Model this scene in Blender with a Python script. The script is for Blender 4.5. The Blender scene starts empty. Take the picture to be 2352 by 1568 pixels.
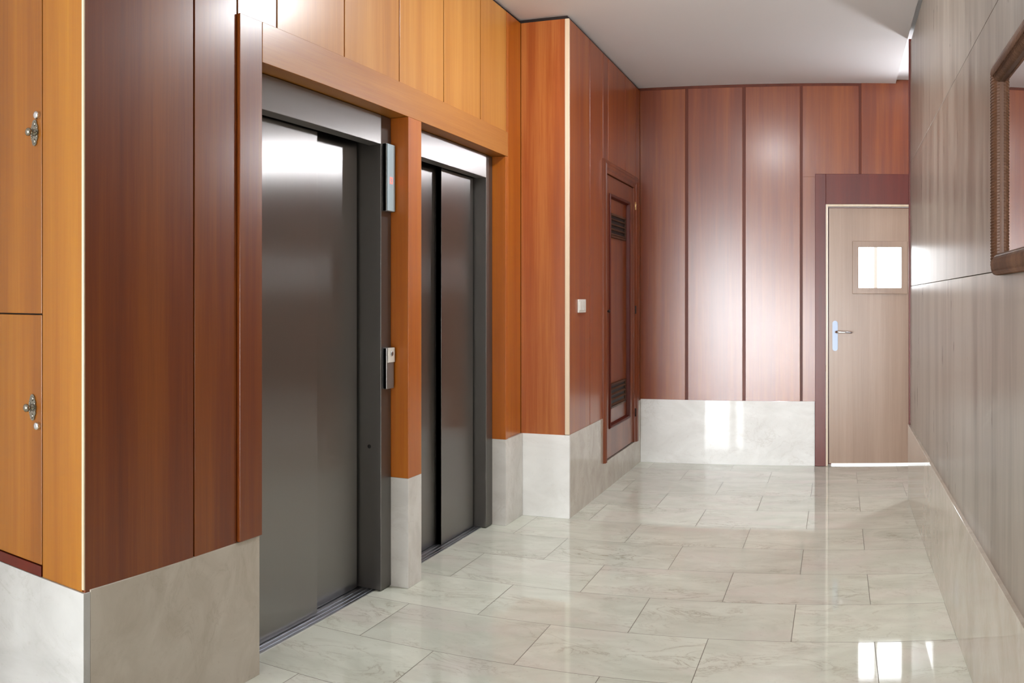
import bpy, bmesh, math, random
from mathutils import Vector, Matrix
random.seed(4)
sc = bpy.context.scene
COL = sc.collection

# ------------------------------------------------------------------ camera
# The photograph is a phone panorama strip: verticals stay straight and level lines bow,
# so the camera is a cylindrical panorama with its horizon and axis where the photo has them.
W, H, F, CX, CY = 2352.0, 1568.0, 2050.0, 1924.0, 686.0
cd = bpy.data.cameras.new('camera')
cam = bpy.data.objects.new('camera', cd); COL.objects.link(cam)
cam.location = (0, 0, 1.30); cam.rotation_euler = (math.radians(90), 0, 0)
cd.type = 'PANO'; cd.panorama_type = 'CENTRAL_CYLINDRICAL'
cd.central_cylindrical_range_u_min = -CX / F
cd.central_cylindrical_range_u_max = (W - CX) / F
cd.central_cylindrical_range_v_min = -(H - CY) / F
cd.central_cylindrical_range_v_max = CY / F
cd.central_cylindrical_radius = 1.0
cd.clip_start = 0.02
sc.camera = cam

# ------------------------------------------------------------------ world, light, exposure
sc.view_settings.view_transform = 'Standard'; sc.view_settings.look = 'None'
sc.view_settings.gamma = 1.0; sc.view_settings.exposure = 0.0
sc.view_settings.use_curve_mapping = False
wd = bpy.data.worlds.new('world'); sc.world = wd; wd.use_nodes = True
wd.node_tree.nodes['Background'].inputs[0].default_value = (0.93, 0.97, 1.0, 1)
wd.node_tree.nodes['Background'].inputs[1].default_value = 3.0

def area(name, loc, rot, sx, sy, power, col=(1, 1, 1)):
    l = bpy.data.lights.new(name, 'AREA'); l.shape = 'RECTANGLE'; l.size = sx; l.size_y = sy
    l.energy = power; l.color = col
    o = bpy.data.objects.new(name, l); COL.objects.link(o); o.location = loc; o.rotation_euler = rot
    return o
R = math.radians
# daylight pouring through the glazed street entrance behind the camera, and through the stairwell window
area('entrance_daylight', (-3.175, -9.07, 1.35), (R(90), 0, 0), .77, 2.5, 520, (0.93, 0.97, 1.0))
area('sidelight_daylight', (-2.52, -9.07, 1.35), (R(90), 0, 0), .18, 2.5, 190, (0.93, 0.97, 1.0))
area('low_window_daylight', (-1.35, -9.07, .66), (R(90), 0, 0), 1.72, .94, 430, (0.93, 0.97, 1.0))
area('stairwell_daylight', (0.45, 8.72, 1.6), (R(-90), 0, 0), 1.6, 1.6, 50, (0.95, 0.98, 1.0))

# ------------------------------------------------------------------ helpers
def link(o): COL.objects.link(o); return o

class MB:
    """collects shapes for ONE mesh object"""
    def __init__(s): s.bm = bmesh.new(); s.t = s.bm.faces.layers.float.new('tone')
    def _tone(s, before, tone):
        for f in s.bm.faces:
            if f not in before: f[s.t] = tone
    def box(s, x0, x1, y0, y1, z0, z1, tone=0.0, bev=0.0):
        r = bmesh.ops.create_cube(s.bm, size=1.0)
        vs = r['verts']
        for v in vs:
            v.co = Vector(((x0 + x1) / 2 + v.co.x * (x1 - x0), (y0 + y1) / 2 + v.co.y * (y1 - y0), (z0 + z1) / 2 + v.co.z * (z1 - z0)))
        fs = set(f for v in vs for f in v.link_faces)
        for f in fs: f[s.t] = tone
        if bev > 0:
            es = list(set(e for v in vs for e in v.link_edges))
            r = bmesh.ops.bevel(s.bm, geom=es, offset=bev, segments=2, affect='EDGES', profile=0.5)
            for f in r['faces']: f[s.t] = tone
        return s
    def lathe(s, prof, origin, axis, seg=24, smooth=True, tone=0.0):
        """prof: list of (radius, distance along axis)"""
        ax = Vector(axis).normalized(); u = ax.orthogonal().normalized(); w = ax.cross(u); o = Vector(origin)
        rings = []
        for r, d in prof:
            if r < 1e-6: rings.append([s.bm.verts.new(o + ax * d)])
            else: rings.append([s.bm.verts.new(o + ax * d + (u * math.cos(a) + w * math.sin(a)) * r) for a in [2 * math.pi * k / seg for k in range(seg)]])
        for a, b in zip(rings, rings[1:]):
            for k in range(seg):
                q = [a[k % len(a)], a[(k + 1) % len(a)], b[(k + 1) % len(b)], b[k % len(b)]]
                q2 = []
                for v in q:
                    if v not in q2: q2.append(v)
                if len(q2) > 2:
                    f = s.bm.faces.new(q2); f.smooth = smooth; f[s.t] = tone
        for ring in (rings[0], rings[-1]):
            if len(ring) > 2:
                f = s.bm.faces.new(ring); f[s.t] = tone
        return s
    def sweep(s, pts, rad, seg=12, flat=1.0):
        """round bar through pts"""
        rings = []
        for i, p in enumerate(pts):
            p = Vector(p); d = (Vector(pts[min(i + 1, len(pts) - 1)]) - Vector(pts[max(i - 1, 0)])).normalized()
            u = Vector((0, 0, 1)); u = (u - d * u.dot(d)).normalized() if abs(d.z) < .95 else d.orthogonal().normalized(); w = d.cross(u)
            rr = rad[i] if isinstance(rad, (list, tuple)) else rad
            rings.append([s.bm.verts.new(p + u * math.cos(a) * rr + w * math.sin(a) * rr * flat) for a in [2 * math.pi * k / seg for k in range(seg)]])
        for a, b in zip(rings, rings[1:]):
            for k in range(seg):
                f = s.bm.faces.new([a[k], a[(k + 1) % seg], b[(k + 1) % seg], b[k]]); f.smooth = True
        s.bm.faces.new(rings[0]); s.bm.faces.new(rings[-1]); return s
    def prism(s, pts, vec, bev=0.0, tone=0.0):
        """extrude the outline pts by vec"""
        vec = Vector(vec); a = [s.bm.verts.new(Vector(p)) for p in pts]; b = [s.bm.verts.new(Vector(p) + vec) for p in pts]
        fs = [s.bm.faces.new(a), s.bm.faces.new(b)]
        n = len(pts)
        for k in range(n): fs.append(s.bm.faces.new([a[k], a[(k + 1) % n], b[(k + 1) % n], b[k]]))
        for f in fs: f[s.t] = tone
        if bev > 0: bmesh.ops.bevel(s.bm, geom=list(fs[1].edges), offset=bev, segments=2, affect='EDGES')
        return s
    def frame(s, prof, corners, inward, close=True):
        """mitred moulding: prof = list of (offset inward, height off the wall); corners go round the opening in 3-D"""
        n = len(corners); out = Vector(inward[1]).normalized()
        cs = [Vector(c) for c in corners]; cen = sum(cs, Vector()) / n
        rings = []
        for i in range(n):
            p, a, b = cs[i], cs[i - 1], cs[(i + 1) % n]
            def inn(d):
                w = out.cross(d).normalized(); return w if w.dot(cen - p) > 0 else -w
            if not close and i == 0: m = inn(b - p)
            elif not close and i == n - 1: m = inn(p - a)
            else: m = inn(p - a) + inn(b - p)
            rings.append([s.bm.verts.new(p + m * q[0] + out * q[1]) for q in prof])
        k = len(prof)
        for i in range(n if close else n - 1):
            A, B = rings[i], rings[(i + 1) % n]
            for j in range(k): s.bm.faces.new([A[j], A[(j + 1) % k], B[(j + 1) % k], B[j]])
        if not close: s.bm.faces.new(rings[0]); s.bm.faces.new(rings[-1])
        return s
    def build(s, name, mat, parent=None, bevel=0.0, origin=None):
        bmesh.ops.recalc_face_normals(s.bm, faces=s.bm.faces)
        if origin is None and parent is not None: origin = world_loc(parent)
        o3 = Vector(origin or (0, 0, 0))
        bmesh.ops.translate(s.bm, verts=s.bm.verts, vec=-o3)
        me = bpy.data.meshes.new(name); s.bm.to_mesh(me); s.bm.free()
        me.materials.append(mat)
        o = link(bpy.data.objects.new(name, me))
        if parent is not None: o.parent = parent; o.location = o3 - world_loc(parent)
        else: o.location = o3
        if bevel:
            m = o.modifiers.new('bevel', 'BEVEL'); m.width = bevel; m.segments = 2; m.limit_method = 'ANGLE'
        return o

def world_loc(o):
    v = Vector(o.location)
    while o.parent: o = o.parent; v += Vector(o.location)
    return v
def tag(o, label=None, cat=None, group=None, kind=None):
    if label: o['label'] = label
    if cat: o['category'] = cat
    if group: o['group'] = group
    if kind: o['kind'] = kind
    return o
def thing(name, loc, label, cat, group=None, kind=None):
    o = link(bpy.data.objects.new(name, None)); o.location = loc; o.empty_display_size = .05
    return tag(o, label, cat, group, kind)
def struct(o, label=None, cat=None): return tag(o, label, cat, None, 'structure')

# ------------------------------------------------------------------ materials
class NT:
    def __init__(s, name):
        s.m = bpy.data.materials.new(name); s.m.use_nodes = True; s.t = s.m.node_tree; s.t.nodes.clear()
        s.out = s.n('ShaderNodeOutputMaterial'); s.p = s.n('ShaderNodeBsdfPrincipled'); s.l(s.p.outputs[0], s.out.inputs[0])
    def n(s, ty, **kw):
        x = s.t.nodes.new(ty)
        for k, v in kw.items(): setattr(x, k, v)
        return x
    def l(s, a, b): s.t.links.new(a, b)
    def coord(s): return s.n('ShaderNodeNewGeometry').outputs['Position']
    def math(s, op, a, b=None, c=None):
        x = s.n('ShaderNodeMath', operation=op)
        for i, v in enumerate((a, b, c)):
            if v is None: continue
            if hasattr(v, 'is_output'): s.l(v, x.inputs[i])
            else: x.inputs[i].default_value = v
        return x.outputs[0]
    def mapping(s, vec, scale, loc=None):
        m = s.n('ShaderNodeMapping'); s.l(vec, m.inputs[0]); m.inputs['Scale'].default_value = scale
        if loc is not None: s.l(loc, m.inputs['Location'])
        return m.outputs[0]
    def noise(s, vec, scale=1.0, detail=4.0, rough=.55, dist=0.0):
        x = s.n('ShaderNodeTexNoise'); s.l(vec, x.inputs['Vector']); x.inputs['Scale'].default_value = scale
        x.inputs['Detail'].default_value = detail; x.inputs['Roughness'].default_value = rough; x.inputs['Distortion'].default_value = dist
        return x.outputs['Fac']
    def ramp(s, fac, stops, interp='LINEAR'):
        r = s.n('ShaderNodeValToRGB'); s.l(fac, r.inputs[0]); cr = r.color_ramp; cr.interpolation = interp
        while len(cr.elements) < len(stops): cr.elements.new(.5)
        for e, (p, c) in zip(cr.elements, stops): e.position = p; e.color = (c[0], c[1], c[2], 1) if not isinstance(c, (int, float)) else (c, c, c, 1)
        return r.outputs['Color']
    def mix(s, fac, a, b, mode='MIX'):
        x = s.n('ShaderNodeMix', data_type='RGBA', blend_type=mode)
        for inp, v in ((x.inputs[0], fac), (x.inputs[6], a), (x.inputs[7], b)):
            if hasattr(v, 'is_output'): s.l(v, inp)
            elif isinstance(v, (int, float)): inp.default_value = v
            else: inp.default_value = (v[0], v[1], v[2], 1)
        return x.outputs[2]
    def set(s, **kw):
        for k, v in kw.items():
            i = s.p.inputs[k.replace('_', ' ')]
            if hasattr(v, 'is_output'): s.l(v, i)
            else: i.default_value = v
    def bump(s, h, strength, dist=.002):
        b = s.n('ShaderNodeBump'); s.l(h, b.inputs['Height']); b.inputs['Strength'].default_value = strength; b.inputs['Distance'].default_value = dist
        s.l(b.outputs[0], s.p.inputs['Normal'])

def lin(r, g, b):
    f = lambda c: (c / 255 / 12.92) if c <= 10 else ((c / 255 + .055) / 1.055) ** 2.4
    return (f(r), f(g), f(b))

def plain(name, col, rough=.5, metal=0.0, emit=0.0, ecol=None, spec=.5):
    t = NT(name); t.set(Base_Color=(*col, 1), Roughness=rough, Metallic=metal, Specular_IOR_Level=spec)
    if emit: t.set(Emission_Color=(*(ecol or col), 1), Emission_Strength=emit)
    return t.m

def wood(name, dark, mid, light, rough=.3, grain='Z', relief=.05, fibre=.16, run=.9, fine=1.0, streak=.27, coat=.75, spec=.25, crough=.27):
    t = NT(name); pos = t.coord()
    at = t.n('ShaderNodeAttribute', attribute_name='tone')
    off = t.n('ShaderNodeCombineXYZ')
    for k in range(3): t.l(t.math('MULTIPLY', at.outputs['Fac'], (17.3, 11.9, 5.7)[k]), off.inputs[k])
    along = .05
    def sc3(a, b): return {'Z': (a, a, b), 'Y': (a, b, a), 'X': (b, a, a)}[grain]
    broad = t.noise(t.mapping(pos, sc3(5.5, .28), off.outputs[0]), 1.0, 3, .5, .4)
    mids = t.noise(t.mapping(pos, sc3(32 * fine, run), off.outputs[0]), 1.0, 4, .6)
    fib = t.noise(t.mapping(pos, sc3(190 * fine, 4.0), off.outputs[0]), 1.0, 3, .6)
    f = t.math('ADD', t.math('MULTIPLY', broad, .55), t.math('MULTIPLY', mids, streak))
    f = t.math('ADD', f, t.math('ADD', t.math('MULTIPLY', fib, fibre), (.16 - fibre) / 2))
    f = t.math('ADD', f, t.math('MULTIPLY', t.math('SUBTRACT', t.math('FRACT', t.math('MULTIPLY', at.outputs['Fac'], 7.31)), .5), .10))
    c = t.ramp(f, [(.22, dark), (.455, mid), (.70, light)])
    t.set(Base_Color=c, Roughness=t.math('ADD', t.math('MULTIPLY', mids, .08), rough + .12), Specular_IOR_Level=spec,
          Coat_Weight=coat, Coat_Roughness=crough)
    if relief: t.bump(fib, relief, .0006)
    return t.m

def marble(name, base, pale, vein, rough=.1, pink=None, scale=1.0, tiles=False, spec=.5):
    t = NT(name); pos = t.coord(); vec = pos
    if tiles:
        sp = t.n('ShaderNodeSeparateXYZ'); t.l(pos, sp.inputs[0]); X, Y = sp.outputs[0], sp.outputs[1]
        RH, TW = .415, .633
        v = t.math('DIVIDE', t.math('SUBTRACT', Y, 2.55), RH); row = t.math('FLOOR', v)
        par = t.math('MODULO', t.math('ADD', row, 100.0), 2.0)
        u = t.math('ADD', t.math('DIVIDE', t.math('ADD', X, .81), TW), t.math('MULTIPLY', par, .5)); col = t.math('FLOOR', u)
        fu = t.math('SUBTRACT', u, col); fv = t.math('SUBTRACT', v, row)
        du = t.math('MULTIPLY', t.math('MINIMUM', fu, t.math('SUBTRACT', 1.0, fu)), TW)
        dv = t.math('MULTIPLY', t.math('MINIMUM', fv, t.math('SUBTRACT', 1.0, fv)), RH)
        grout = t.math('LESS_THAN', t.math('MINIMUM', du, dv), .0016)
        cb = t.n('ShaderNodeCombineXYZ'); t.l(row, cb.inputs[0]); t.l(col, cb.inputs[1])
        wn = t.n('ShaderNodeTexWhiteNoise', noise_dimensions='3D'); t.l(cb.outputs[0], wn.inputs[0])
        sh = t.n('ShaderNodeVectorMath', operation='MULTIPLY_ADD'); t.l(wn.outputs['Color'], sh.inputs[0]); sh.inputs[1].default_value = (31, 47, 13); t.l(pos, sh.inputs[2]); vec = sh.outputs[0]
    m = t.mapping(vec, (1.3 * scale, 2.6 * scale, 2.0 * scale))
    cloud = t.noise(m, 2.2, 5, .6, .8)
    n2 = t.noise(m, 3.1, 6, .62, 1.3)
    ridge = t.math('ABSOLUTE', t.math('SUBTRACT', n2, .5))
    vm = t.math('MULTIPLY', t.ramp(ridge, [(0.0, 1.0), (.018, .25), (.06, 0.0)]), t.ramp(t.noise(m, 1.6, 2), [(.45, 0.0), (.7, 1.0)]))
    c = t.ramp(cloud, [(.3, base), (.65, pale)])
    if pink: c = t.mix(t.math('MULTIPLY', t.ramp(t.noise(m, 1.5, 3, .5, .5), [(.48, 0.0), (.75, 1.0)]), .6), c, pink)
    c = t.mix(t.math('MULTIPLY', vm, .6 if tiles else .38), c, vein)
    speck = t.ramp(t.noise(vec, 60, 2), [(.30, 1.0), (.34, 0.0)])
    c = t.mix(t.math('MULTIPLY', speck, .12), c, vein)
    if tiles:
        tint = t.math('ADD', .93, t.math('MULTIPLY', wn.outputs['Value'], .1))
        tc = t.n('ShaderNodeCombineColor'); [t.l(tint, tc.inputs[k]) for k in range(3)]
        c = t.mix(1.0, c, tc.outputs[0], 'MULTIPLY')
        c = t.mix(t.math('MULTIPLY', grout, .85), c, lin(104, 96, 84))
        rg = t.math('ADD', rough, t.math('MULTIPLY', grout, .4))
    else: rg = rough
    t.set(Base_Color=c, Roughness=rg, Specular_IOR_Level=spec)
    return t.m

def steel(name, col, rough=.3, aniso=.0, tangent=(0, 1, 0), metal=1.0):
    t = NT(name); pos = t.coord()
    br = t.noise(t.mapping(pos, (420, 420, 3)), 1.0, 2, .6)
    c = t.mix(t.math('MULTIPLY', br, .22), col, tuple(v * .8 for v in col))
    t.set(Base_Color=c, Metallic=metal, Roughness=rough, Anisotropic=aniso)
    if aniso:
        cv = t.n('ShaderNodeCombineXYZ'); [setattr(cv.inputs[k], 'default_value', tangent[k]) for k in range(3)]
        t.l(cv.outputs[0], t.p.inputs['Tangent'])
    return t.m

M = {}
M['mahogany'] = wood('mahogany_panel', lin(82, 25, 0), lin(116, 47, 3), lin(144, 73, 16), .36, crough=.24, coat=.8)
M['red'] = wood('dark_red_casing', lin(62, 10, 2), lin(86, 20, 5), lin(104, 32, 11), .32, coat=.3)
M['cherry'] = wood('cherry_panel', lin(82, 29, 0), lin(117, 50, 0), lin(146, 78, 10), .30)
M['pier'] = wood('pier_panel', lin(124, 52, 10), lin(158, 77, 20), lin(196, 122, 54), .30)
M['golden'] = wood('golden_panel', lin(146, 84, 22), lin(182, 118, 38), lin(204, 144, 62), .30)
M['orange'] = wood('orange_pillar', lin(146, 68, 0), lin(176, 92, 4), lin(198, 120, 24), .30)
M['cherry_h'] = wood('cherry_lintel', lin(130, 70, 20), lin(162, 97, 30), lin(188, 126, 50), .30, grain='Y')
M['honey'] = wood('honey_cabinet', lin(120, 62, 0), lin(150, 88, 2), lin(172, 112, 16), .35, fine=1.4)
M['closetwall'] = wood('closet_wall_panel', lin(98, 36, 0), lin(138, 60, 6), lin(168, 90, 24), .28)
M['closet'] = wood('closet_wood', lin(82, 34, 12), lin(118, 54, 22), lin(148, 80, 38), .3)
M['beech'] = wood('beech_door', lin(126, 98, 80), lin(147, 119, 98), lin(166, 138, 117), .42, fine=1.2)
M['edge'] = wood('pale_edge_band', lin(196, 166, 132), lin(220, 196, 166), lin(236, 218, 196), .3)
M['laminate'] = wood('grey_laminate', lin(78, 66, 56), lin(120, 107, 95), lin(158, 148, 136), .13, fine=.6, streak=.46, coat=0, relief=0, fibre=.06, run=2.4)
M['groove'] = wood('groove_strip', lin(66, 22, 6), lin(92, 36, 12), lin(116, 56, 24), .4, coat=.1)
M['rope'] = wood('mirror_frame_wood', lin(58, 34, 20), lin(82, 52, 33), lin(106, 74, 52), .45, coat=.15)
M['dark'] = plain('dark_recess', lin(34, 18, 12), .7)
M['black'] = plain('black_gap', (.012, .012, .012), .6)
M['plaster'] = None
t = NT('ceiling_plaster'); t.set(Base_Color=(*lin(232, 231, 233), 1), Roughness=.8); t.bump(t.noise(t.coord(), 220, 3), .12, .002); M['plaster'] = t.m
M['floor'] = marble('floor_marble', lin(208, 211, 196), lin(228, 231, 217), lin(150, 138, 116), .045, pink=lin(224, 214, 206), tiles=True)
M['marble'] = marble('baseboard_marble', lin(204, 199, 192), lin(224, 220, 214), lin(172, 160, 146), .03)
M['marble_shaded'] = marble('baseboard_marble_shaded', lin(182, 171, 156), lin(202, 193, 180), lin(158, 144, 126), .03)  # same marble, darker and browner: dimmer light put into the colour
M['marble_dimmed'] = marble('plinth_marble_dimmed', lin(178, 177, 174), lin(198, 197, 195), lin(150, 142, 132), .03)  # same marble darkened in colour to offset strong light on the plinth
M['marble_lit'] = marble('baseboard_marble_lit', lin(226, 224, 220), lin(242, 241, 238), lin(190, 182, 172), .03)  # same marble whitened: brightness of pier and end wall put into the colour
M['steel'] = steel('brushed_steel', (.32, .31, .305), .30, 1.0)
M['steel_frame'] = steel('steel_frame', (.36, .35, .345), .34, 1.0, metal=.85)
M['steel_jamb'] = steel('steel_jamb', (.19, .18, .17), .42, 0, metal=.88)
M['alu'] = plain('sill_aluminium', (.42, .44, .48), .32, 1.0)
M['chrome'] = plain('chrome', (.82, .82, .84), .12, 1.0)
M['satin'] = plain('satin_aluminium', (.20, .23, .29), .4, .5)
M['antique'] = plain('antique_silver', (.34, .32, .27), .22, 1.0)
M['brass'] = plain('brass', (.78, .56, .26), .3, 1.0)
M['white'] = plain('white_plastic', lin(232, 228, 220), .35)
M['plate'] = plain('pale_indicator_plate', lin(178, 196, 204), .18)
M['red_led'] = plain('red_led', (.9, .12, .10), .4, emit=1.2, ecol=(1.0, .25, .2))
M['opal'] = plain('opal_lamp_glass', (1, 1, 1), .4, emit=215.0, ecol=(.97, .985, 1.0))
M['opal2'] = plain('opal_globe', (1, 1, 1), .4, emit=280.0, ecol=(.96, .97, 1.0))
M['mirror'] = plain('mirror_glass', (.9, .9, .9), .005, 1.0)
t = NT('clear_glass'); t.set(Base_Color=(1, 1, 1, 1), Roughness=.0, Transmission_Weight=1.0, IOR=1.05); M['glass'] = t.m
M['pane_frame'] = plain('white_window_frame', lin(236, 232, 224), .5)
M['grey'] = plain('grey_render', lin(176, 178, 182), .8)

# ------------------------------------------------------------------ key dimensions (metres; camera stands at x=0, y=0)
XW, XC, XR = -1.868, -1.565, .470           # lift wall, closet wall, right wall
YB, YP, YN, YE = 6.95, 5.04, 1.66, -9.0     # back wall, pier face, cabinet face, street entrance
ZC, BB = 2.98, .495
ZT = ZC - .022                               # panels stop short of the ceiling: the dark line there is a real gap

# ------------------------------------------------------------------ setting: floor, ceiling
struct(MB().box(-4.2, 2.3, YE - .3, YB + 2.0, -.12, 0).build('floor', M['floor']), 'pale veined marble tile floor of the lift lobby', 'floor')
struct(MB().box(-4.2, .452, YE - .2, YB + .2, ZC, ZC + .15).build('ceiling', M['plaster']), 'white plaster ceiling over the lift lobby', 'ceiling')
struct(MB().box(.4525, 2.3, 3.9, YB + .2, ZC + .03, ZC + .18).build('ceiling_side', M['plaster']), 'small brighter raised ceiling beyond the grey wall', 'ceiling')

def tone(): return random.random()

# wall_left: panels on the lift wall
seg = .003
mb = MB()
def panel_x(mb, x, y0, y1, z0, z1, th=.014, g=.0035, sign=1):
    """a panel on a wall of constant x, face at x looking +x (sign=1) or -x"""
    a, b = (x - th, x) if sign > 0 else (x, x + th)
    mb.box(a, b, y0 + g, y1 - g, z0, z1, tone(), .0015)
ys = [YN, 2.125, 2.345]
for a, b in zip(ys, ys[1:]): panel_x(mb, XW, a, b, .47, ZT)
# lead panels above the lift lintel
panel_x(mb, XW, 2.345, 2.571, 2.20, ZT)
struct(mb.build('wall_left', M['cherry']), 'glossy cherry wood panelling beside the nearest lift', 'wall')
mb = MB()
ys = [2.571, 3.029, 3.493, 3.955, 4.417, 4.80]
for a, b in zip(ys, ys[1:]): panel_x(mb, XW, a, b, 2.20, ZT)
struct(MB().box(XW - .014, XW, 4.803, YP - .002, .494, ZT, .62, .0015).build('wall_left_end', M['orange']), 'narrow orange wood strip right of the farther lift', 'wall')
struct(mb.build('wall_left_upper', M['golden']), 'golden wood panels above the lift lintel', 'wall')
mb = MB()
mb.box(-2.30, -2.10, YN + .03, YP + .1, 0, ZC)                       # masonry behind lifts
mb.box(-2.10, XW - .015, YN + .03, 2.464, 0, ZC)
mb.box(-2.10, XW - .015, 2.464, 4.762, 2.125, ZC)
mb.box(-2.10, XW - .015, 4.775, YP + .1, 0, ZC)
mb.box(-2.10, -1.953, 3.552, 3.676, 0, 2.125)
struct(mb.build('wall_left_core', M['dark']), 'dark core of the lift wall seen only in the panel gaps', 'wall')

# wall_pier
mb = MB()
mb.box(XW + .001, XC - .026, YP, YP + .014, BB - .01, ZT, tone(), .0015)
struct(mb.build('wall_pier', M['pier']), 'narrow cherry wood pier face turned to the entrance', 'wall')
# wall_closet
mb = MB()
ys = [YP + .016, 5.493, 5.815]
for a, b in zip(ys, ys[1:]): panel_x(mb, XC, a, b, BB - .01, ZT)
panel_x(mb, XC, 5.815, 5.953, 2.235, ZT); panel_x(mb, XC, 5.953, 6.45, 2.235, ZT); panel_x(mb, XC, 6.45, 6.80, 2.235, ZT)
panel_x(mb, XC, 6.80, YB, BB - .01, ZT)
struct(mb.build('wall_closet', M['closetwall']), 'cherry panelling with the louvred closet door and light switch', 'wall')
mb = MB()
mb.box(-2.0, XC - .016, YP + .016, 5.80, 0, ZC); mb.box(-2.0, XC - .016, 5.80, 6.815, 2.26, ZC); mb.box(-2.0, XC - .016, 6.815, YB + .15, 0, ZC)
mb.box(-2.0, XC - .1, 5.80, 6.815, 0, 2.26); mb.box(XC - .1, XC - .016, 5.80, 6.815, 0, .18)
struct(mb.build('wall_closet_core', M['dark']), 'dark core behind the closet panelling', 'wall')

# wall_back
mb = MB()
xs = [XC, -1.188, -.732, -.282, -.176]
def panel_y(mb, y, x0, x1, z0, z1, th=.014, g=.011):
    mb.box(x0 + g, x1 - g, y, y + th, z0, z1, tone(), .002)
panel_y(mb, YB, XC - .01, -1.188, .49, ZT); panel_y(mb, YB, -1.188, -.732, .49, ZT); panel_y(mb, YB, -.732, -.282, .49, ZT)
t0 = tone()
mb.box(-.273, -.13, YB, YB + .014, .49, 2.25, t0, .001); mb.box(-.273, .164, YB, YB + .014, 2.25, ZT, t0, .001)
panel_y(mb, YB, .173, .62, 2.25, 3.009); panel_y(mb, YB, .62, 1.08, 2.25, 3.009)
mb.box(.89, 1.4, YB, YB + .014, 0, 2.25, tone()); panel_y(mb, YB, 1.08, 1.6, 2.25, 3.009); panel_y(mb, YB, 1.6, 2.2, 0, 3.009)
struct(mb.build('wall_back', M['mahogany']), 'glossy red brown wood panelling on the end wall', 'wall')
mb = MB()
mb.box(-2.0, -.10, YB + .0045, YB + .14, 0, ZC + .03); mb.box(-.10, .83, YB + .0045, YB + .14, 2.045, ZC + .03); mb.box(.83, 2.3, YB + .0045, YB + .14, 0, ZC + .03)
struct(mb.build('wall_back_core', M['groove']), 'recessed red brown strips between the end wall panels', 'wall')

# wall_right
mb = MB()
zz = [BB - .01, 1.381, 2.18, ZT]
for a, b in zip(zz, zz[1:]):
    mb.box(XR, XR + .012, -8.98, 5.75, a + .0012, b - .0012, random.random() * .3, .001)
struct(mb.build('wall_right', M['laminate']), 'tall grey wood grain laminate wall beside the mirror', 'wall')
struct(MB().box(XR + .013, XR + .15, YE, 5.75, 0, ZC).build('wall_right_core', M['dark']), 'dark core of the grey wall', 'wall')
struct(MB().box(XR - .011, XR + .151, 5.751, 5.766, .488, ZC - .0005, .3, .002).build('trim_end', M['red']), 'thin red brown edge strip closing the grey wall', 'trim')
# the side hall beyond the grey wall, and the part of the lobby behind the camera
struct(MB().box(2.2, 2.3, 3.9, YB + .2, 0, ZC + .03).build('wall_hall_side', M['plaster']), 'white side hall wall hidden behind the grey wall', 'wall')
struct(MB().box(XR + .151, 2.2, 3.9, 4.0, 0, ZC + .03).build('wall_hall_front', M['plaster']), 'white side hall wall hidden behind the grey wall, facing the end wall', 'wall')
struct(MB().box(-4.2, -4.1, YE, YN + .3, 0, ZC).build('wall_lobby_side', M['plaster']), 'white lobby wall left of the camera', 'wall')
mb = MB()
mb.box(-4.2, -3.62, YE - .1, YE, 0, ZC); mb.box(-2.38, -2.26, YE - .1, YE, 0, ZC); mb.box(-2.26, -.44, YE - .1, YE, 0, .14); mb.box(-2.26, -.44, YE - .1, YE, 1.18, ZC); mb.box(-.44, XR + .15, YE - .1, YE, 0, ZC); mb.box(-3.62, -2.38, YE - .1, YE, 2.66, ZC)
struct(mb.build('wall_front', M['plaster']), 'white entrance wall behind the camera', 'wall')
struct(MB().box(-2.80, -2.29, -1.4, -.9, 0, ZC - .001, 0, .01).build('light_block_column', M['plaster']), 'unseen white column added behind the camera to block entrance light', 'column')  # added column, never seen; keeps entrance light off the cabinet
# glazed street door
d3 = thing('door_3', (-2.0, YE - .05, 0), 'glazed street entrance behind the camera', 'door', kind='structure')
mb = MB()
for x0, x1 in ((-3.62, -3.56), (-2.79, -2.61), (-2.43, -2.38)): mb.box(x0, x1, YE - .06, YE - .01, 0, 2.66)
mb.box(-3.62, -2.38, YE - .06, YE - .01, 2.60, 2.66); mb.box(-3.62, -2.38, YE - .06, YE - .01, 0, .10)
mb.build('frame', M['pane_frame'], d3)

w2 = thing('window_2', (-1.35, YE - .05, .14), 'low wide window beside the street entrance behind the camera', 'window', kind='structure')
mb = MB()
for x in (-2.255, -1.37, -.485): mb.box(x, x + .04, YE - .06, YE - .01, .142, 1.178)
mb.box(-2.215, -.485, YE - .06, YE - .01, .142, .18); mb.box(-2.215, -.485, YE - .06, YE - .01, 1.14, 1.178)
mb.build('frame', M['pane_frame'], w2)

# ------------------------------------------------------------------ baseboards (polished marble)
def bboard(name, boxes, label, mat='marble'):
    mb = MB()
    for b in boxes: mb.box(*b, 0.0, .0015)
    return struct(mb.build(name, M[mat]), label, 'baseboard')
bboard('baseboard_left', [(XW - .014, XW + .004, YN + .021, 2.464, 0, .482)], 'tall shade-toned marble baseboard left of the nearest lift', 'marble_shaded')
bboard('baseboard_cabinet', [(-4.1, XW + .004, YN - .006, YN + .02, 0, .476)], 'white lit marble plinth under the honey wood cabinet', 'marble_dimmed')
bboard('baseboard_pillar', [(-1.95, -1.852, 3.548, 3.680, 0, .493)], 'marble foot of the slim pillar between the lifts')
bboard('baseboard_jamb', [(-1.95, XW + .012, 4.762, YP - .001, 0, .493)], 'marble baseboard right of the farther lift')
bboard('baseboard_pier', [(XW + .0125, XC + .004, YP - .005, YP + .015, 0, .493)], 'marble baseboard with painted brightness on the narrow pier', 'marble_lit')
mb = MB()
yz = [(YP + .016, 0), (YB - .001, 0), (YB - .001, BB), (6.84, BB), (6.83, BB - .01), (6.83, .19), (5.795, .19), (5.795, BB), (YP + .016, BB)]
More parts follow.
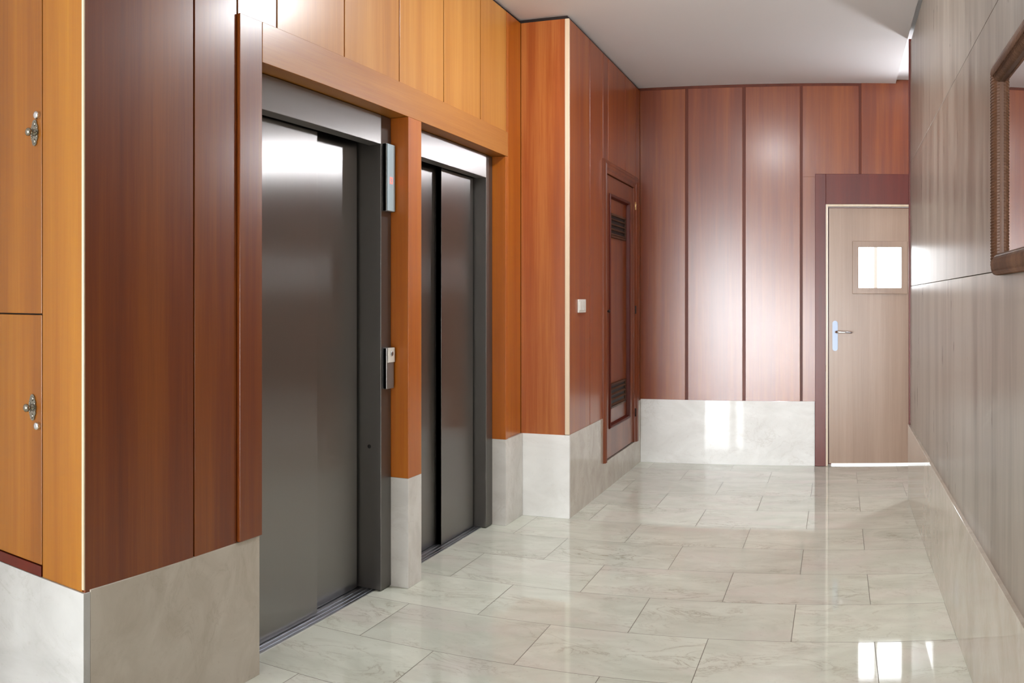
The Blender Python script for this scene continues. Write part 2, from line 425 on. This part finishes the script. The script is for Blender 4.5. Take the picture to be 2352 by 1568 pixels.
mb.prism([(XC - .012, y, z) for y, z in yz], (.016, 0, 0))
struct(mb.build('baseboard_closet', M['marble_shaded']), 'marble baseboard cut around the louvred closet door', 'baseboard')
bboard('baseboard_back', [(XC + .005, -.178, YB - .005, YB + .007, 0, .502)], 'marble baseboard on the end wall with bright window reflection', 'marble_lit')
bboard('baseboard_right', [(XR - .015, XR + .012, -8.98, 5.766, 0, .487)], 'long marble baseboard along the grey laminate wall', 'marble_shaded')

# ------------------------------------------------------------------ trims
def piece(name, mat, *b, parent=None, bev=.0015): return MB().box(*b, tone(), bev).build(name, mat, parent)
t1 = thing('trim_1', (XW, 3.6, 0), 'cherry wood surround framing both lifts', 'trim', kind='structure')
piece('casing', M['cherry'], XW - .02, XW + .012, 2.345, 2.468, .484, 2.258, parent=t1)
piece('lintel', M['cherry_h'], -1.952, XW + .013, 2.469, 4.79, 2.118, 2.258, parent=t1)
piece('pillar', M['orange'], -1.952, -1.852, 3.549, 3.679, .4935, 2.117, parent=t1)
piece('reveal', M['orange'], -1.952, XW + .010, 4.763, 4.80, .4935, 2.117, parent=t1)
piece('reveal', M['cherry'], -1.952, XW - .021, 2.450, 2.468, .484, 2.117, parent=t1)
struct(MB().box(XC - .0255, XC + .002, YP - .003, YP + .0145, BB, ZT, .2, .004).build('trim_2', M['edge']), 'pale worn edge strip on the pier corner', 'trim')
struct(MB().box(XW - .008, XW + .001, YN - .003, YN + .0035, .484, ZT, .2, .0015).build('trim_3', M['edge']), 'thin pale edge strip on the near cabinet corner', 'trim')

# ------------------------------------------------------------------ lifts
def lift(y0, y1, front_right, label):
    e = thing('elevator_entrance', (-2.02, (y0 + y1) / 2, 0), label, 'elevator')
    j = .092; fx = -1.94
    MB().box(-2.095, fx, y0, y0 + j, .0045, 2.115, 0, .002).build('jamb', M['steel_jamb'], e)
    MB().box(-2.095, fx, y1 - j, y1, .0045, 2.115, 0, .002).build('jamb', M['steel_jamb'], e)
    MB().box(-2.0, fx + .001, y0 + j + .001, y1 - j - .001, 1.985, 2.115, 0, .002).build('header', M['steel_frame'], e)
    split = y0 + .588 if not front_right else y0 + .558
    xf, xb, th = -2.016, -2.056, .036
    a = (xf - th + .002, xf); b = (xb - th, xb)
    if front_right: fr, bk = (split, y1 - j - .012), (y0 + j + .004, split + .05)
    else: fr, bk = (y0 + j + .004, split), (split - .05, y1 - j - .014)
    MB().box(a[0] + (0.0), a[1], fr[0], fr[1], .006, 1.9835 if False else 2.05, 0, .0015).build('door_panel', M['steel'], e)
    MB().box(b[0], b[1], bk[0], bk[1], .006, 2.05, 0, .0015).build('door_panel', M['steel'], e)
    s = MB().box(-2.0975, -1.972, y0, y1, 0.0003, .0035, 0, 0)
    for x in (-2.035, -2.012, -1.99): s.box(x, x + .006, y0 + .001, y1 - .001, .0035, .006)
    s.build('sill', M['alu'], e)
    return e, y1 - j
e1, ej = lift(2.4685, 3.547, False, 'nearer steel lift entrance with floor display, left of the slim pillar')
MB().lathe([(.0, .0032), (.006, .003), (.009, .001), (.009, -.001)], (-2.0, ej - .0, .64), (0, -1, 0), 16).build('keyhole', M['black'], e1)
e2, _ = lift(3.681, 4.761, True, 'farther steel lift entrance, right of the slim pillar')

# floor display and call station on the nearer lift's jamb
fd = thing('floor_display', (-1.93, 3.50, 1.69), 'slim pale floor display with a red digit on the lift jamb', 'floor display')
MB().box(-1.9395, -1.920, 3.468, 3.540, 1.69, 1.992, 0, .002).build('housing', M['steel_frame'], fd)
fp = MB().box(-1.9199, -1.914, 3.470, 3.5385, 1.692, 1.990, 0, .0015).build('display_plate', M['plate'], fd)
dg = MB()
def seg7(cy, cz, w, h, on, th=.005):
    # digit drawn on a plane looking +x: +y is to the viewer's right
    S = {'a': (-w, w, h, h), 'g': (-w, w, 0, 0), 'd': (-w, w, -h, -h), 'f': (-w, -w, 0, h), 'b': (w, w, 0, h), 'e': (-w, -w, -h, 0), 'c': (w, w, -h, 0)}
    for k in on:
        a, b, c, d = S[k]
        dg.box(-1.9139, -1.9131, cy + a - th / 2, cy + b + th / 2, cz + c - th / 2, cz + d + th / 2)
seg7(3.502, 1.828, .009, .012, 'abcdef')
dg.build('digit', M['red_led'], fp)
cs = thing('call_station', (-1.93, 3.50, .9), 'small lift call button box low on the lift jamb', 'call button')
MB().box(-1.9395, -1.918, 3.468, 3.536, .898, 1.082, 0, .003).build('body', M['steel_frame'], cs)
MB().box(-1.9179, -1.913, 3.474, 3.535, 1.016, 1.081, 0, .001).build('plate', M['white'], cs)
MB().lathe([(.0105, 0), (.0105, .003), (.008, .0045), (0, .0045)], (-1.913, 3.505, 1.055), (1, 0, 0), 20).build('button', M['alu'], cs)

# ------------------------------------------------------------------ honey wood cabinet on the left
cb = thing('meter_cabinet', (-2.43, YN + .2, .476), 'honey wood cabinet with two doors at the left edge', 'cabinet')
MB().box(-4.1, -1.8685, YN + .021, YN + .028, .484, ZC).build('carcass', M['dark'], cb)
piece('stile', M['honey'], -2.053, XW - .0085, YN, YN + .02, .4765, ZT, parent=cb)
piece('rail', M['red'], -4.1, -2.057, YN - .003, YN + .02, .4765, .508, parent=cb)
def cabinet_door(z0, z1, kx, kz, lx, lz):
    d = piece('door', M['honey'], -2.62, -2.0565, YN, YN + .02, z0, z1, parent=cb, bev=.002)
    # ornate drop plate with a turned knob
    out = []
    prof = [(0, .040), (.007, .037), (.011, .031), (.0095, .027), (.014, .022), (.017, .014), (.0145, .010), (.0185, .004), (.0185, -.004), (.0145, -.010), (.017, -.014), (.014, -.022), (.0095, -.027), (.011, -.031), (.007, -.037), (0, -.040)]
    pts = [(kx + a, YN - .0002, kz + b) for a, b in prof] + [(kx - a, YN - .0002, kz + b) for a, b in reversed(prof[1:-1])]
    h = MB().prism(pts, (0, -.004, 0), .001)
    h.lathe([(.0105, .004), (.0105, .006), (.006, .009), (.0055, .016), (.010, .019), (.0125, .024), (.012, .029), (.007, .033), (0, .034)], (kx, YN, kz), (0, -1, 0), 24)
    for dz in (-.026, .026): h.lathe([(.0085, .003), (.0065, .0062), (.003, .0068), (0, .0055)], (kx, YN, kz + dz), (0, -1, 0), 14)
    for dz in (-.012, .012):
        for dx in (-.012, .012): h.lathe([(.0045, .003), (.003, .006), (0, .0066)], (kx + dx, YN, kz + dz), (0, -1, 0), 10)
    h.build('knob', M['antique'], d)
    MB().lathe([(.0125, .0003), (.0125, .003), (.011, .009), (.0102, .012), (.003, .0125), (0, .0115)], (lx, YN, lz), (0, -1, 0), 24).build('lock', M['chrome'], d)
cabinet_door(1.256, ZT, -2.088, 1.796, -2.074, 1.846)
cabinet_door(.511, 1.252, -2.098, .975, -2.072, .922)
MB().box(-4.1, -2.623, YN, YN + .02, .511, ZT, .4, .002).build('side_panel', M['honey'], cb)

# ------------------------------------------------------------------ closet door
cl = thing('door_2', (XC, 6.3, .19), 'narrow wooden closet door with two louvred vents', 'door', kind='structure')
mb = MB()
prof = [(0, -.012), (0, .012), (.010, .022), (.024, .020), (.034, .024), (.052, .020), (.066, .010), (.085, .006), (.085, -.07), (.0, -.07)]
mb.frame(prof, [(XC, 5.797, .192), (XC, 5.797, 2.245), (XC, 6.81, 2.245), (XC, 6.81, .192)], (None, (1, 0, 0)), close=False)
mb.build('frame', M['closet'], cl)
lf = MB()
y0, y1, z0, z1 = 5.886, 6.722, .196, 2.156
py0, py1, pz0, pz1 = 6.0, 6.60, .40, 2.03
fx = XC - .006
for b in ((y0, py0, z0, z1), (py1, y1, z0, z1), (py0, py1, z0, pz0), (py0, py1, pz1, z1)): lf.box(fx - .035, fx, *b, .37, .001)
leaf = lf.build('leaf', M['closet'], cl)
mb = MB(); prof = [(0, -.02), (0, .008), (.008, .012), (.018, .006), (.026, -.014), (.026, -.02)]
mb.frame(prof, [(fx, py0 - .004, pz0 - .004), (fx, py0 - .004, pz1 + .004), (fx, py1 + .004, pz1 + .004), (fx, py1 + .004, pz0 - .004)], (None, (1, 0, 0)))
mb.build('panel_moulding', M['red'], leaf)
piece('panel', M['mahogany'], fx - .03, fx - .018, py0 + .022, py1 - .022, pz0 + .022, pz1 - .022, parent=leaf, bev=0)
def vent(zb, zt):
    v = MB(); ya, yb = 6.07, 6.53; x = fx - .0175
    v.box(x, x + .012, ya, ya + .016, zb, zt); v.box(x, x + .012, yb - .016, yb, zb, zt); v.box(x, x + .012, ya, yb, zb, zb + .014); v.box(x, x + .012, ya, yb, zt - .014, zt)
    o = v.build('vent', M['rope'], leaf)
    MB().box(x + .0002, x + .0012, ya + .016, yb - .016, zb + .014, zt - .014).build('vent_backing', M['black'], leaf)
    n = 4; s = MB(); p = (zt - zb - .028) / n
    for k in range(n):
        za = zb + .014 + p * k
        s.prism([(x + .0015, ya + .016, za + p * .40), (x + .0035, ya + .016, za + p * .46), (x + .0115, ya + .016, za + p * .16), (x + .0095, ya + .016, za + p * .08)], (0, yb - ya - .032, 0))
    s.build('louvre', M['rope'], leaf)
vent(1.735, 1.905); vent(.525, .70)
MB().lathe([(.006, 0), (.005, .012), (.011, .018), (.010, .026), (0, .029)], (fx, 5.925, 1.215), (1, 0, 0), 18).build('knob', M['dark'], cl)
def hinge(z, mat): MB().lathe([(0, -.032), (.006, -.03), (.006, .03), (0, .032)], (XC + .012, 6.742, z), (0, 0, 1), 12).build('hinge', mat, cl)
hinge(2.02, M['brass']); hinge(1.215, M['dark']); hinge(.42, M['dark'])

# ------------------------------------------------------------------ light switch
sw = thing('light_switch', (XC, 5.29, 1.255), 'white double light switch on the wood panel left of closet door', 'light switch')
MB().box(XC + .0003, XC + .010, 5.212, 5.368, 1.215, 1.297, 0, .003).build('plate', M['white'], sw)
for a in (5.226, 5.293): MB().box(XC + .0101, XC + .014, a, a + .061, 1.229, 1.283, 0, .0015).build('rocker', M['white'], sw)

# ------------------------------------------------------------------ beech door with a square window
dr = thing('door_1', (.355, YB, 0), 'pale beech door with a square window on the end wall', 'door', kind='structure')
cz = MB()
cz.box(-.176, -.092, YB - .022, YB + .007, .0015, 2.27, .5, .002)
cz.build('casing', M['red'], dr)
MB().box(.802, .886, YB - .022, YB + .007, .0015, 2.27, .3, .002).build('casing', M['red'], dr)
MB().box(-.0915, .8015, YB - .020, YB + .007, 2.036, 2.27, .8, .002).build('head_casing', M['red'], dr)
fm = MB()
fm.box(-.0915, -.077, YB - .012, YB + .10, .0015, 2.035, .1, .001); fm.box(.787, .8015, YB - .012, YB + .10, .0015, 2.035, .1, .001); fm.box(-.077, .787, YB - .012, YB + .10, 2.019, 2.035, .1, .001)
fm.build('jamb', M['edge'], dr)
sm = MB(); sm.box(-.0765, -.05, YB + .05, YB + .062, .0015, 2.018); sm.box(.76, .7865, YB + .05, YB + .062, .0015, 2.018); sm.box(-.05, .76, YB + .05, YB + .062, 1.995, 2.018)
sm.build('stop', M['red'], dr)
lx0, lx1, yd = -.068, .778, YB + .008
wx0, wx1, wz0, wz1 = .163, .499, 1.385, 1.704
lf = MB()
for b in ((lx0, wx0, .016, 2.008), (wx1, lx1, .016, 2.008), (wx0, wx1, .016, wz0), (wx0, wx1, wz1, 2.008)):
    lf.box(b[0], b[1], yd + .012, yd + .05, b[2], b[3], .23)
leaf1 = lf.build('leaf', M['beech'], dr)
wf = MB(); wf.frame([(0, -.002), (0, .012), (.003, .014), (.043, .014), (.046, .010), (.046, -.030), (.040, -.030), (.040, -.002)], [(.115, yd + .012, 1.338), (.115, yd + .012, 1.750), (.547, yd + .012, 1.750), (.547, yd + .012, 1.338)], (None, (0, -1, 0)))
wf.build('window_frame', M['beech'], leaf1)
MB().box(wx0 + .001, wx1 - .001, yd + .030, yd + .034, wz0 + .001, wz1 - .001).build('pane', M['glass'], leaf1)
hd = MB()
hp = []
for k in range(9): a = math.pi * k / 8; hp.append((-.020 + .021 * math.cos(a), yd + .0118, 1.108 + .021 * math.sin(a)))
for k in range(9): a = math.pi + math.pi * k / 8; hp.append((-.020 + .021 * math.cos(a), yd + .0118, .914 + .021 * math.sin(a)))
hd.prism(hp, (0, -.009, 0), .003)
hd.build('handle_plate', M['satin'], leaf1)
MB().sweep([(-.012, yd + .003, 1.042), (-.012, yd - .03, 1.042), (-.006, yd - .040, 1.042), (.006, yd - .044, 1.042), (.05, yd - .044, 1.041), (.112, yd - .043, 1.038)], [.010, .010, .010, .0095, .009, .008], 14).build('lever', M['chrome'], leaf1)
# the stairwell seen through the small window and under the door
struct(MB().box(-2.0, 2.3, YB + .142, YB + .16, ZC, ZC + .2).build('ceiling_stairwell', M['plaster']), 'ceiling edge of the stairwell beyond the door', 'ceiling')
w1 = thing('window_1', (.36, 8.6, .6), 'white window frame seen through the square door pane', 'window', kind='structure')
mb = MB()
for x in (-.6, .35, 1.3): mb.box(x, x + .032, 8.58, 8.64, .6, 2.6, 0, .003)
mb.box(-.6, 1.35, 8.58, 8.64, .6, .66); mb.box(-.6, 1.35, 8.58, 8.64, 2.54, 2.6)
mb.build('frame', M['pane_frame'], w1)

# ------------------------------------------------------------------ mirror on the grey wall
mr = thing('wall_mirror', (XR, 2.05, 1.37), 'mirror in a ribbed brown wood frame on the grey wall', 'mirror')
my0, my1, mz0, mz1 = 1.50, 2.555, 1.368, 1.977
fr = MB()
prof = [(0, .001), (0, .012)] + [(.030 - .030 * math.cos(a), .012 + .020 * math.sin(a)) for a in [math.pi * k / 8 for k in range(1, 8)]] + [(.060, .012), (.060, .001)]
fr.frame(prof, [(XR, my0, mz0), (XR, my0, mz1), (XR, my1, mz1), (XR, my1, mz0)], (None, (-1, 0, 0)))
# fine ribs wrapped over the rounded moulding
def rib(p, d, inn):
    pts = []
    for k in range(0, 9):
        a = math.pi * k / 8
        off = .030 - .030 * math.cos(a); h = .012 + .0205 * math.sin(a)
        pts.append(Vector(p) + Vector(inn) * off + Vector((-h, 0, 0)) + Vector(d) * (.010 * (k / 8 - .5)))
    fr.sweep([tuple(q) for q in pts], .0013, 5)
n = 110
for k in range(n):
    y = my0 + .03 + (my1 - my0 - .06) * k / (n - 1)
    rib((XR, y, mz1), (0, 1, 0), (0, 0, -1)); rib((XR, y, mz0), (0, 1, 0), (0, 0, 1))
n = 64
for k in range(n):
    z = mz0 + .03 + (mz1 - mz0 - .06) * k / (n - 1)
    rib((XR, my1, z), (0, 0, 1), (0, -1, 0))
fr.build('frame', M['rope'], mr)
MB().box(XR - .006, XR - .001, my0 + .055, my1 - .055, mz0 + .055, mz1 - .055).build('glass', M['mirror'], mr)

# ------------------------------------------------------------------ lamps
def ceiling_lamp(x, y, label, r=.14):
    e = thing('ceiling_lamp', (x, y, ZC), label, 'lamp')
    MB().lathe([(r + .02, 0), (r + .02, -.02), (r, -.024), (0, -.024)], (x, y, ZC - .0005), (0, 0, 1), 32).build('base', M['white'], e)
    MB().lathe([(r, -.0245), (r * .97, -.045), (r * .7, -.07), (r * .3, -.083), (0, -.086)], (x, y, ZC - .0005), (0, 0, 1), 32).build('diffuser', M['opal'], e)
ceiling_lamp(-.70, 3.99, 'round opal ceiling lamp between the lifts and the grey wall', .13)
wl = thing('wall_lamp', (1.22, YB, 2.68), 'round opal wall lamp in the side hall', 'lamp')
MB().lathe([(0, .0005), (.165, .0005), (.165, .05), (.15, .055), (.142, .05), (.142, .03), (0, .03)], (1.22, YB, 2.68), (0, -1, 0), 36).build('base', M['white'], wl)
MB().lathe([(0, .031), (.140, .031), (.140, .036), (.10, .046), (0, .05)], (1.22, YB, 2.68), (0, -1, 0), 36).build('diffuser', M['opal2'], wl)
